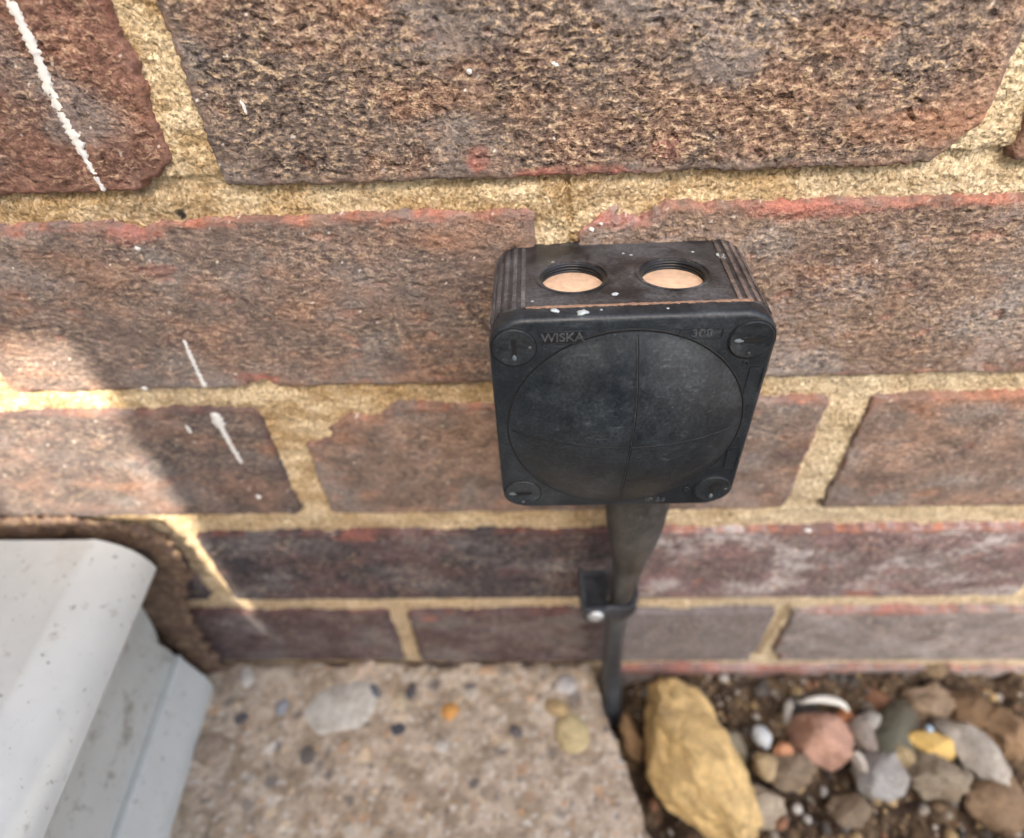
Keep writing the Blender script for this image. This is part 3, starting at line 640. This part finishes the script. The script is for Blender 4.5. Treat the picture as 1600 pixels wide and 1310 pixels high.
def wire(name, pts, r_, mat, parent, seg=6, frame=True):
    bm = bmesh.new(); rings = []
    P = [L(*p) if frame else mm(*p) for p in pts]
    for i, p in enumerate(P):
        t = (P[min(i + 1, len(P) - 1)] - P[max(i - 1, 0)]).normalized()
        a = t.orthogonal().normalized()
        rf = Vector((0, -1, 0)) if abs(t.y) < 0.9 else Vector((0, 0, 1))
        a = (rf - t * rf.dot(t)).normalized(); b = t.cross(a)
        rr = (r_[i] if hasattr(r_, '__len__') else r_) / 1000
        rings.append([bm.verts.new(p + (a * math.cos(2 * math.pi * j / seg) + b * math.sin(2 * math.pi * j / seg)) * rr) for j in range(seg)])
    for a, b in zip(rings[:-1], rings[1:]):
        for j in range(seg): bm.faces.new((a[j], a[(j + 1) % seg], b[(j + 1) % seg], b[j]))
    bm.faces.new(rings[0][::-1]); bm.faces.new(rings[-1]); bmesh.ops.recalc_face_normals(bm, faces=bm.faces)
    return from_bm(name, bm, mat, parent)
ln = [(1.0 + 0.6 * math.sin(s * 3), dome_y(abs(s) * RD * 0.99) - 0.32, -0.6 + s * RD * 0.99) for s in [i / 24 - 1 for i in range(49)]]
wire('seam_line', ln, 0.3, M['screw'], dome)
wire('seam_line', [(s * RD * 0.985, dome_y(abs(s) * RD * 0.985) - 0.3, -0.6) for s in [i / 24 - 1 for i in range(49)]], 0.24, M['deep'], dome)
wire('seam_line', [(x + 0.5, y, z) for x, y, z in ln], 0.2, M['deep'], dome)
# corner screws
for sx_, sz_, vert in ((-34.8, 33.0, 1), (34.7, 33.1, 0), (-34.8, -33.2, 0), (34.6, -33.0, 1)):
    o = from_bm('screw', lathe([(6.5, -1.0), (6.5, 0.3), (6.3, 0.58), (6.0, 0.62), (5.7, 0.48), (0.01, 0.4)], (sx_, -51, sz_), 'y', 48, False), M['screw'], lid); auto_smooth(o, 40)
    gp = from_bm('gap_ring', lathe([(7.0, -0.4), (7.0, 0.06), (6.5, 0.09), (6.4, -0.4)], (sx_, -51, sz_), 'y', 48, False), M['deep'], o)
    w_, h_ = (0.75, 3.0) if vert else (3.4, 0.65)
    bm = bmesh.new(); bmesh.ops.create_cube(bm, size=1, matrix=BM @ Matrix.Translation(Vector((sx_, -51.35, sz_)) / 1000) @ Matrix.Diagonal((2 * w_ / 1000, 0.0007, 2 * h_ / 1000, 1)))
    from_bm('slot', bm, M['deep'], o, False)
    bm = bmesh.new(); e_ = (sx_, sz_ - h_ - 0.2) if vert else (sx_ - w_ - 0.1, sz_)
    bmesh.ops.create_icosphere(bm, subdivisions=2, radius=1, matrix=BM @ Matrix.Translation(Vector((e_[0], -51.5, e_[1])) / 1000) @ Matrix.Diagonal(((0.0008 if vert else 0.0017), 0.0003, (0.0014 if vert else 0.0007), 1)))
    from_bm('scuff', bm, simple('scuffed_plastic', (0.16, 0.19, 0.21), 0.5, 0.3, 900), o)
    dx, dz = (4.7, 0) if vert else (0, -4.6)
    from_bm('dot', lathe([(0.55, 0.2), (0.5, 0.62), (0.3, 0.75), (0.01, 0.78)], (sx_ + dx, -51, sz_ + dz), 'y', 12, False), M['rib'], o)
    dx, dz = (9.2, 0) if vert else (0, -8.6)
    from_bm('ring_mark', lathe([(1.0, -0.2), (1.0, 0.15), (0.75, 0.3), (0.55, 0.15), (0.55, -0.2)], (sx_ + dx * (1 if sx_ < 0 or not vert else -1), -51, sz_ + (dz if sz_ > 0 else -dz)), 'y', 20, False), M['lid'], lid)
# raised lettering
def text(name, s, x, z, size, depth, mat, parent, stretch=1.0, bold=0.0):
    cu = bpy.data.curves.new(name, 'FONT'); cu.body = s; cu.size = size / 1000; cu.extrude = depth / 1000; cu.align_x = 'CENTER'; cu.align_y = 'CENTER'
    cu.offset = bold / 1000
    ob = bpy.data.objects.new(name, cu); C.objects.link(ob)
    ob.matrix_world = BM @ Matrix.Translation(Vector((x, -51.05, z)) / 1000) @ Matrix.Rotation(math.pi / 2, 4, 'X') @ Matrix.Diagonal((stretch, 1, 1, 1))
    bpy.context.view_layer.update()
    me = bpy.data.meshes.new_from_object(ob.evaluated_get(bpy.context.evaluated_depsgraph_get())); me.transform(ob.matrix_world)
    bpy.data.objects.remove(ob); bpy.data.curves.remove(cu)
    return link(name, me, mat, parent)
def frame_line(x0, x1, z0, z1, parent, r_=0.16, mat=None):
    bm = bmesh.new()
    for cx, cz, w, h in (((x0 + x1) / 2, z0, x1 - x0, r_), ((x0 + x1) / 2, z1, x1 - x0, r_), (x0, (z0 + z1) / 2, r_, z1 - z0 - r_ * 1.1), (x1, (z0 + z1) / 2, r_, z1 - z0 - r_ * 1.1)):
        bmesh.ops.create_cube(bm, size=1, matrix=BM @ Matrix.Translation(Vector((cx, -51.05, cz)) / 1000) @ Matrix.Diagonal((w / 1000, 0.0005, h / 1000, 1)))
    return from_bm('label_frame', bm, mat or M['lid'], parent, False)
def patch(name, x0, x1, z0, z1, y, mat, parent):
    bm = bmesh.new(); bmesh.ops.create_cube(bm, size=1, matrix=BM @ Matrix.Translation(Vector(((x0 + x1) / 2, y, (z0 + z1) / 2)) / 1000) @ Matrix.Diagonal(((x1 - x0) / 1000, 0.0003, (z1 - z0) / 1000, 1)))
    return from_bm(name, bm, mat, parent, False)
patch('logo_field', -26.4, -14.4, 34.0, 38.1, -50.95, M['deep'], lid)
frame_line(-26.4, -14.4, 34.0, 38.1, lid, 0.3)
text('lettering', 'WISKA', -20.4, 36.05, 4.1, 0.4, M['letter'], lid, 1.0, 0.06)
frame_line(13.7, 25.9, 34.3, 37.7, lid, 0.2)
text('lettering', '308', 19.9, 36.0, 3.7, 0.34, M['letter'], lid, 1.1, 0.0)
frame_line(36.6, 40.8, 12.5, 23.0, lid, 0.18); frame_line(36.6, 40.5, -22.0, -12.0, lid, 0.16)
text('lettering', 'IP 66', 14.5, -38.6, 3.4, 0.28, M['letter'], lid, 1.1)
# mortar and paint specks stuck to the box
for k, (x, y, z, r_) in enumerate([(-4.0, -37, hb(-37), 0.9), (-22.5, -46.6, HL, 1.0), (-14.6, -48.0, HL, 1.2), (-1.5, -51.6, 31.5, 0.45), (-22, -12.5, hb(-12), 0.35), (2, -8, hb(-8), 0.4), (25, -9, hb(-9), 0.5),
        (33.2, -12.5, hb(-12) + 0.2, 1.0), (33.4, -15, hb(-15) + 0.2, 0.8), (36.5, -40.0, hb(-40) - 0.9, 0.7), (-29, -40, hb(-40) + 0.3, 0.4), (4.5, -9.5, hb(-9), 0.5), (10, -47.5, HL, 0.35), (-9, -47, HL, 0.35)]):
    bm = stone_mesh('speck', (r_ * 1.3, r_ * (1 if z > 35 and y > -50 else 0.4), r_ * 0.35 if y > -50 else r_), 500 + k, 2, 4, 0.3)
    bm.transform(BM @ Matrix.Translation(Vector((x, y, z)) / 1000))
    from_bm('speck', bm, M['chip'], body if y > -44 else lid)

# ------------------------------------------------------------------ cable with its sealing cone
cable = tag(empty('electric_cable', mm(52, -20, -310)), 'dusty grey cable with tapered rubber gland running down from junction box', 'cable')
def spline(P, n=10):
    out = []
    for i in range(len(P) - 1):
        p0, p1, p2, p3 = P[max(i - 1, 0)], P[i], P[i + 1], P[min(i + 2, len(P) - 1)]
        for k in range(n):
            t = k / n
            out.append(tuple(0.5 * (2 * b + (c - a) * t + (2 * a - 5 * b + 4 * c - d_) * t * t + (3 * b - a - 3 * c + d_) * t ** 3) for a, b, c, d_ in zip(p0, p1, p2, p3)))
    out.append(tuple(P[-1])); return out
cp = spline([(49.5, -22, -33, 14.5), (50, -22, -70, 14.0), (50.5, -21.5, -92, 12.2), (51, -20, -114, 8.8), (51, -18.5, -136, 7.0), (50.5, -17, -158, 6.5), (50.2, -16, -176, 6.4)])
wire('gland_cone', [c[:3] for c in cp], [c[3] for c in cp], M['cable'], cable, 28, False)
cp = spline([(50.3, -16.2, -168, 6.25), (50.2, -15.5, -200, 6.2), (51, -16, -235, 6.3), (53.5, -18, -275, 6.5), (57, -20, -312, 6.3), (60, -22, -345, 6.3)])
wire('sheath', [c[:3] for c in cp], [c[3] for c in cp], M['sheath'], cable, 24, False)
# clip
clip = tag(empty('cable_clip', mm(40, 0, -180)), 'small dark plastic clip with silver screw holding the cable to the wall', 'clip')
def boxm(name, x0, x1, y0, y1, z0, z1, mat, parent, bev=0.8):
    bm = bmesh.new(); bmesh.ops.create_cube(bm, size=1, matrix=Matrix.Translation(mm((x0 + x1) / 2, (y0 + y1) / 2, (z0 + z1) / 2)) @ Matrix.Diagonal(((x1 - x0) / 1000, (y1 - y0) / 1000, (z1 - z0) / 1000, 1)))
    bmesh.ops.bevel(bm, geom=bm.edges[:], offset=bev / 1000, segments=2, affect='EDGES')
    o = from_bm(name, bm, mat, parent); auto_smooth(o, 50); return o
boxm('back_plate', 30.0, 44.0, -1.2, 2, -166, -158, M['clip'], clip, 0.5)
bm = bmesh.new(); rows = []
arc = [(29.5, 3), (29.5, -22)] + [(32.5 + 3 * math.cos(math.radians(a)), -22.5 + 3 * math.sin(math.radians(a))) for a in range(190, 271, 20)] + [(40, -25.2), (44.5, -23.8)] + [(50.3 + 8.6 * math.cos(math.radians(a)), -16.2 + 8.6 * math.sin(math.radians(a))) for a in range(250, 361, 10)] + [(59.0, -8), (60.5, 2)]
for x, y in arc:
    rows.append([bm.verts.new(mm(x, y, z)) for z in (-154.5, -158.5, -162.5, -166.5)])
for a, b in zip(rows[:-1], rows[1:]):
    for j in range(3): bm.faces.new((a[j], b[j], b[j + 1], a[j + 1]))
o = from_bm('strap', bm, M['clip'], clip); sm = o.modifiers.new('t', 'SOLIDIFY'); sm.thickness = 0.0026; sm.offset = 0
bv = o.modifiers.new('b', 'BEVEL'); bv.width = 0.0006; bv.segments = 2; bv.limit_method = 'ANGLE'
boxm('floor_web', 30.8, 44, -23.5, -1.3, -166.2, -163.2, M['clip'], clip, 0.4)
bm = bmesh.new(); bmesh.ops.create_uvsphere(bm, u_segments=24, v_segments=12, radius=1, matrix=Matrix.Translation(mm(36.0, -26.4, -160.8)) @ Matrix.Diagonal((0.0046, 0.0022, 0.0046, 1)))
from_bm('screw_head', bm, M['zinc'], clip)

# ------------------------------------------------------------------ white door sill on the left
sill = tag(empty('door_sill', mm(-300, -60, -272)), 'white plastic door sill with rounded nose and grimy fascia meeting the wall', 'door sill')
SL = 0.088
def extr(name, prof, ya, yb, parent, mat, jag=None, seg=1):
    """profile (x, z) pushed out from the wall along the sill; x is measured at y = 0"""
    bm = bmesh.new(); rings = []
    for k in range(seg + 1):
        row = []
        for i, (x, z) in enumerate(prof):
            y0 = jag[i] if jag else ya
            y = y0 + (yb - y0) * k / seg
            row.append(bm.verts.new(mm(x - SL * y, y, z)))
        rings.append(row)
    n = len(prof)
    for a, b in zip(rings[:-1], rings[1:]):
        for i in range(n): bm.faces.new((a[i], a[(i + 1) % n], b[(i + 1) % n], b[i]))
    bm.faces.new(rings[0]); bm.faces.new(rings[-1][::-1]); bmesh.ops.recalc_face_normals(bm, faces=bm.faces)
    o = from_bm(name, bm, mat, parent); auto_smooth(o, 24); return o
def arcp(cx, cz, r_, a0, a1, n=6): return [(cx + r_ * math.cos(math.radians(a0 + (a1 - a0) * i / n)), cz + r_ * math.sin(math.radians(a0 + (a1 - a0) * i / n))) for i in range(n + 1)]
nose = [(-430, -100.5), (-229, -102.6), (-226.5, -102.2), (-224.5, -102.0), (-222.5, -102.6), (-219, -104.2), (-213, -107.8), (-208.6, -112.2), (-205.6, -117.4), (-203.6, -123.0), (-203.0, -128), (-204.5, -131), (-209, -131), (-211, -124), (-430, -124)]
extr('top_board', nose, -15, -1160, sill, M['upvc'])
fz = [-124.5, -160, -186, -190, -198, -206, -214, -224, -233, -240, -268]
fj = [-6, -6, -6.5, -7, -9, -12, -15, -13, -12, -12, -14]
fas = [(-240.0 + 0.5 * math.sin(z), z) for z in fz] + [(-252, z) for z in fz[::-1]]
extr('fascia', fas, -8, -1160, sill, M['upvc_dirty'], fj + fj[::-1])
lip = [(-240.5, -236)] + arcp(-237.5, -238.5, 3.5, 110, 35, 4) + [(-227, -258), (-225.5, -262), (-225.5, -270.5), (-239, -270.5)]
extr('lower_lip', lip, -15, -1160, sill, M['upvc'], [-12, -12, -12, -12, -13, -14, -16, -17, -18, -12])
boxm('kick_board', -430, -262, -1160, -16, -271, -124.6, M['upvc'], sill, 1)
# brown sealant packed between sill and wall
def lump_tube(name, P, seed, mat, parent, squash=0.34):
    Q = spline(P, 30); V = []; seg = 40; n = len(Q); cols = []
    for i, (x, y, z, r_) in enumerate(Q):
        t = Vector(Q[min(i + 1, n - 1)][:3]) - Vector(Q[max(i - 1, 0)][:3]); t.normalize()
        a = Vector((0, -1, 0)); a = (a - t * a.dot(t)).normalized(); b = t.cross(a)
        for j in range(seg):
            th = 2 * math.pi * j / seg; dv = a * math.cos(th) * squash + b * math.sin(th)
            p = Vector((x, y, z)) + dv * r_
            k = 1 + 0.42 * noise.fractal(p * 0.09 + Vector((seed, 0, 0)), 0.6, 2.0, 4) + 0.16 * noise.fractal(p * 0.35, 0.7, 2.0, 4)
            p = Vector((x, y, z)) + dv * r_ * k
            V.append(tuple(p)); f = 0.5 + 0.5 * noise.noise(p * 0.11 + Vector((9, 2, 4)))
            f2 = max(0, noise.fractal(p * 0.3, 0.6, 2.0, 4)); cols.append((s2l(76, 60, 50) * (1 - f) + s2l(114, 93, 80) * f) * (1 - min(f2, 0.6)) + s2l(150, 126, 96) * min(f2, 0.6))
    F = [(i * seg + j, i * seg + (j + 1) % seg, (i + 1) * seg + (j + 1) % seg, (i + 1) * seg + j) for i in range(n - 1) for j in range(seg)]
    return mesh_np(name, V, F, mat, parent, np.array(cols))
seal = lump_tube('sealant', [(-460, -3, -108, 8), (-300, -3, -108, 8), (-262, -3, -107, 9), (-240, -3, -108, 7.5), (-216, -4, -113, 10), (-203, -5, -125, 10), (-205, -5, -142, 11), (-218, -5, -165, 12), (-229, -4, -200, 12), (-234, -4, -235, 12), (-232, -5, -258, 11), (-226, -6, -276, 10)], 3, M['sealant'], sill)

# ------------------------------------------------------------------ stones in the soil bed
def stone(u, v, size, seed, rgb, label, rot=(0, 0, 0), zc=-296, cat='stone', name='stone', planes=10, rough=0.12, spots=None, facet=0.66, sub=4, group=None):
    x, y = on_z(u, v, zc)
    o = from_bm(name, stone_mesh(name, size, seed, sub, planes, rough, facet), stone_mat(rgb, 0.2, 130, spots)); place(o, x, y, zc, rot)
    return tag(o, label, cat, group)
stone(1082, 1192, (31, 53, 30), 11, (222, 190, 130), 'large yellow sandstone lump lying beside the cable', (8, 0, 22), -290, planes=9, spots=(196, 156, 96), sub=5, facet=0.7, rough=0.08)
stone(983, 1152, (7.5, 17, 9), 12, (150, 120, 84), 'slim tan brown stone wedged between slab and large yellow sandstone', (0, 0, 10), -300)
stone(1283, 1158, (23, 18, 17), 13, (190, 150, 130), 'pinkish rounded stone under a white curved shard', (0, 0, -8), -292, planes=7)
stone(1397, 1150, (13, 28, 14), 14, (98, 98, 84), 'long smooth olive grey pebble leaning between other stones', (0, 0, -38), -294, planes=5, rough=0.03, facet=0.88)
stone(1457, 1167, (15.5, 9.5, 9), 15, (216, 182, 108), 'small lumpy bright yellow stone beside olive pebble', (0, 0, -12), -286, planes=10, rough=0.12)
stone(1440, 1103, (20, 17, 18), 16, (140, 120, 98), 'rough crumbly grey brown lump behind olive pebble', (0, 0, 15), -298, rough=0.16, spots=(180, 158, 124))
stone(1362, 1098, (13, 18, 15), 17, (126, 90, 66), 'rusty brown lump in the soil near wall', (0, 0, 20), -304, rough=0.1)
stone(1191, 1152, (6, 8, 6), 18, (208, 214, 216), 'small bright white pebble lying in dark soil', (0, 0, 30), -292, planes=4, rough=0.04)
stone(1347, 1148, (8.5, 13, 9), 19, (148, 138, 128), 'grey oval pebble touching the pinkish stone', (0, 0, 15), -290, planes=4, rough=0.04)
stone(1363, 1129, (7.5, 6.5, 6), 20, (182, 178, 170), 'small pale grey pebble above the oval pebble', (0, 0, 0), -290, planes=4)
stone(1512, 1170, (13, 26, 16), 21, (172, 166, 156), 'tall light grey rock next to small yellow stone', (0, 0, 20), -290, rough=0.1)
stone(1375, 1210, (19, 14, 13), 22, (158, 156, 152), 'pale grey rough rock below olive pebble', (0, 0, 30), -290, rough=0.1)
stone(1462, 1214, (22, 16, 15), 23, (138, 126, 108), 'broad grey rock below small yellow stone', (0, 0, -10), -292, rough=0.12, spots=(186, 176, 150))
stone(1406, 1180, (8, 8, 7), 24, (166, 148, 112), 'small khaki pebble tucked under olive pebble', (0, 0, 0), -288, planes=5)
stone(1197, 1198, (8.5, 8.5, 7), 25, (186, 164, 126), 'small cream pebble below the white pebble', (0, 0, 40), -292, planes=5)
stone(1238, 1206, (17, 12, 10), 26, (134, 118, 98), 'rough grey stone below pinkish stone', (0, 0, 10), -294, rough=0.12)
stone(1224, 1173, (6.5, 5, 5), 27, (194, 140, 104), 'tiny orange pebble beside pinkish stone', (0, 0, 0), -290, planes=4)
stone(1452, 1139, (2.6, 2.8, 2.4), 28, (176, 200, 220), 'tiny pale blue chip above small yellow stone', (0, 0, 0), -276, planes=5, cat='chip', name='glass_chip', sub=2)
stone(1505, 1118, (22, 16, 14), 29, (112, 88, 62), 'dark brown lump behind tall light grey rock', (0, 0, 0), -300, rough=0.12)
stone(1231, 1112, (3.2, 9, 3.2), 30, (178, 174, 166), 'thin pale sliver stuck upright in soil', (25, 0, -22), -292, planes=5, name='stone_sliver', sub=3)
stone(1256, 1112, (11, 13, 10), 31, (62, 60, 58), 'blackish stone behind pinkish stone', (0, 0, 10), -300, planes=6)
stone(1342, 1187, (5.5, 8, 4), 32, (190, 182, 170), 'white chalky fragment below oval pebble', (0, 0, 20), -284, planes=8, facet=0.6, name='stone_fragment', sub=3)
stone(1320, 1122, (8, 6, 5), 33, (170, 112, 72), 'small orange brown chip behind pinkish stone', (0, 0, 30), -292, planes=7, sub=3)
stone(1448, 1044, (12, 7, 9), 34, (122, 104, 80), 'crumbly earth clod resting against the wall', (0, 0, 0), -288, rough=0.22, name='earth_clod', cat='clod')
stone(1222, 1076, (8, 9, 8), 35, (138, 112, 84), 'tan pebble half buried beside the wall', (0, 0, 10), -302, planes=5)
stone(1020, 1082, (8, 7, 7), 36, (142, 136, 126), 'grey chip behind large yellow sandstone', (0, 0, 0), -300, planes=6)
stone(1150, 1165, (7, 10, 7), 37, (146, 138, 118), 'greenish grey stone against side of large yellow sandstone', (0, 0, 20), -298, planes=6)
stone(1560, 1255, (22, 16, 13), 38, (128, 106, 82), 'big grey rock at the open end of the soil strip', (0, 0, 10), -294, rough=0.1)
stone(1330, 1265, (15, 11, 9), 39, (128, 112, 92), 'broad brown rock in front of pale grey rough rock', (0, 0, 20), -296, rough=0.1)
stone(1185, 1262, (16, 13, 12), 40, (170, 156, 134), 'sandy beige rock in front of the cream pebble', (0, 0, 0), -296, rough=0.08)
stone(1568, 1150, (16, 18, 14), 41, (142, 116, 88), 'brown rock beside tall light grey rock', (0, 0, 0), -298, rough=0.1)
# white curved shard over the pink stone
sx0, sy0 = on_z(1283, 1150, -284)
sp = [(sx0 + 20 * math.cos(a) + 2, sy0 + 13 + 5 * math.sin(a), -284 + 14 * math.sin(a)) for a in [math.radians(t_) for t_ in range(15, 131, 8)]]
shard = wire('china_shard', sp, [0.8 + 1.9 * math.sin(math.pi * (i + 0.3) / len(sp)) for i in range(len(sp))], stone_mat((226, 224, 214), 0.06, 200), None, 10, False)
tag(shard, 'white curved china shard standing over the pinkish stone', 'shard')
# fine gravel filling the bed (uncountable)
gv = bmesh.new(); rg = random.Random(99)
protos = []
for k in range(6):
    b = stone_mesh('p', (1, 1, 1), 900 + k, 1, 5, 0.12); protos.append(([v.co.copy() * 1000 for v in b.verts], [[v.index for v in f.verts] for f in b.faces])); b.free()
GV = []; GF = []; GC = []
pal = [s2l(*c) for c in ((150, 140, 126), (120, 100, 78), (176, 152, 112), (96, 90, 84), (196, 190, 180), (140, 104, 80), (84, 68, 54), (108, 88, 68), (92, 74, 58))]
for k in range(5200):
    x = rg.uniform(60, 560); y = -rg.uniform(1, 300) if k % 3 else -rg.uniform(1, 120); r_ = rg.uniform(0.6, 1.8) if rg.random() < 0.8 else rg.uniform(1.8, 5.0)
    if x < slab_edge(y) + 16: continue
    vs_, fs = protos[k % 6]; a = rg.uniform(0, 6.28); c_, s_ = math.cos(a), math.sin(a)
    z = float(soil_h(np.array([x]), np.array([y]))[0]) + r_ * 0.25; b0 = len(GV); sxx, syy = rg.uniform(0.7, 1.3), rg.uniform(0.7, 1.3); cc = rg.choice(pal) * rg.uniform(0.75, 1.1)
    for v in vs_:
        px, py = v.x * r_ * sxx, v.y * r_ * syy; GV.append((x + px * c_ - py * s_, y + px * s_ + py * c_, z + v.z * r_ * 0.8)); GC.append(cc)
    GF += [[b0 + i for i in f] for f in fs]
gr = mesh_np('gravel', GV, GF, M['soil'], None, np.array(GC)); tag(gr, 'fine mixed gravel and crumbs scattered over the soil', 'gravel', kind='stuff')
# grit scattered on the slab and ledges is left to the materials

# ------------------------------------------------------------------ unseen things added to shape the sun patch and cut side light
blocker = tag(empty('blocker_panel', mm(250, -1000, -350)), 'blue grey boarded fence panel added out of view to shade the brick wall', 'blocker')  # added panel, never seen; its left edge ends the sun patch
ftop = 1000
for k in range(7):
    x0 = -270 + k * 106; boxm('board', x0, x0 + 105.5, -1015, -1000, -350, ftop, M['timber'], blocker, 2)
for z in (-150, 400, 880): boxm('rail', -265, 470, -1050, -1015.5, z, z + 60, M['timber'], blocker, 2)
door = tag(empty('added_door_frame', mm(-410, -600, -101)), 'white plastic door frame added out of view to block light from the left', 'door')  # added to hold back sky light from the left
boxm('bottom_rail', -430, -376, -1150, -16, -100.5, 40, M['upvc'], door, 3); boxm('jamb', -430, -376, -96, -16, 40.5, 1950, M['upvc'], door, 3)
boxm('jamb', -430, -376, -1150, -1070, 40.5, 1950, M['upvc'], door, 3); boxm('top_rail', -430, -376, -1150, -16, 1950.5, 2030, M['upvc'], door, 3)
boxm('glass_panel', -410, -390, -1069.5, -96.5, 41, 1950, simple('dark_glass', (0.015, 0.018, 0.02), 0.08, 0.05, 20, 0), door, 1)  # dark pane, so less light bounces in from the left
boxm('top_board', -900, -270.5, -1015, -1000, 862, ftop, M['timber'], blocker, 2); boxm('post', -960, -900.5, -1040, -985, -350, ftop, M['timber'], blocker, 3)  # added arm and its post; the arm caps the sun patch at the top
baffle = tag(empty('baffle', mm(-330, -420, -101)), 'tall timber planter added out of view to shade the white door sill', 'baffle')  # added box that keeps the sun off the sill
for k in range(4):
    z0 = -100.5 + k * 52; z1 = z0 + 50 if k < 3 else 187; xr = -205 if k < 3 else -226.5  # stepped to let a thin strip of sun reach the wall
    for y0, y1 in ((-360, -345), (-520, -505)): boxm('board', -371, xr, y0, y1, z0, z1, M['timber'], baffle, 2)
    for x0, x1 in ((-371, -357), (xr - 14, xr)): boxm('board', x0, x1, -504.5, -360.5, z0, z1, M['timber'], baffle, 2)
boxm('baffle_core', -356, -244, -504, -361, -99, 170, M['timber'], baffle, 2)
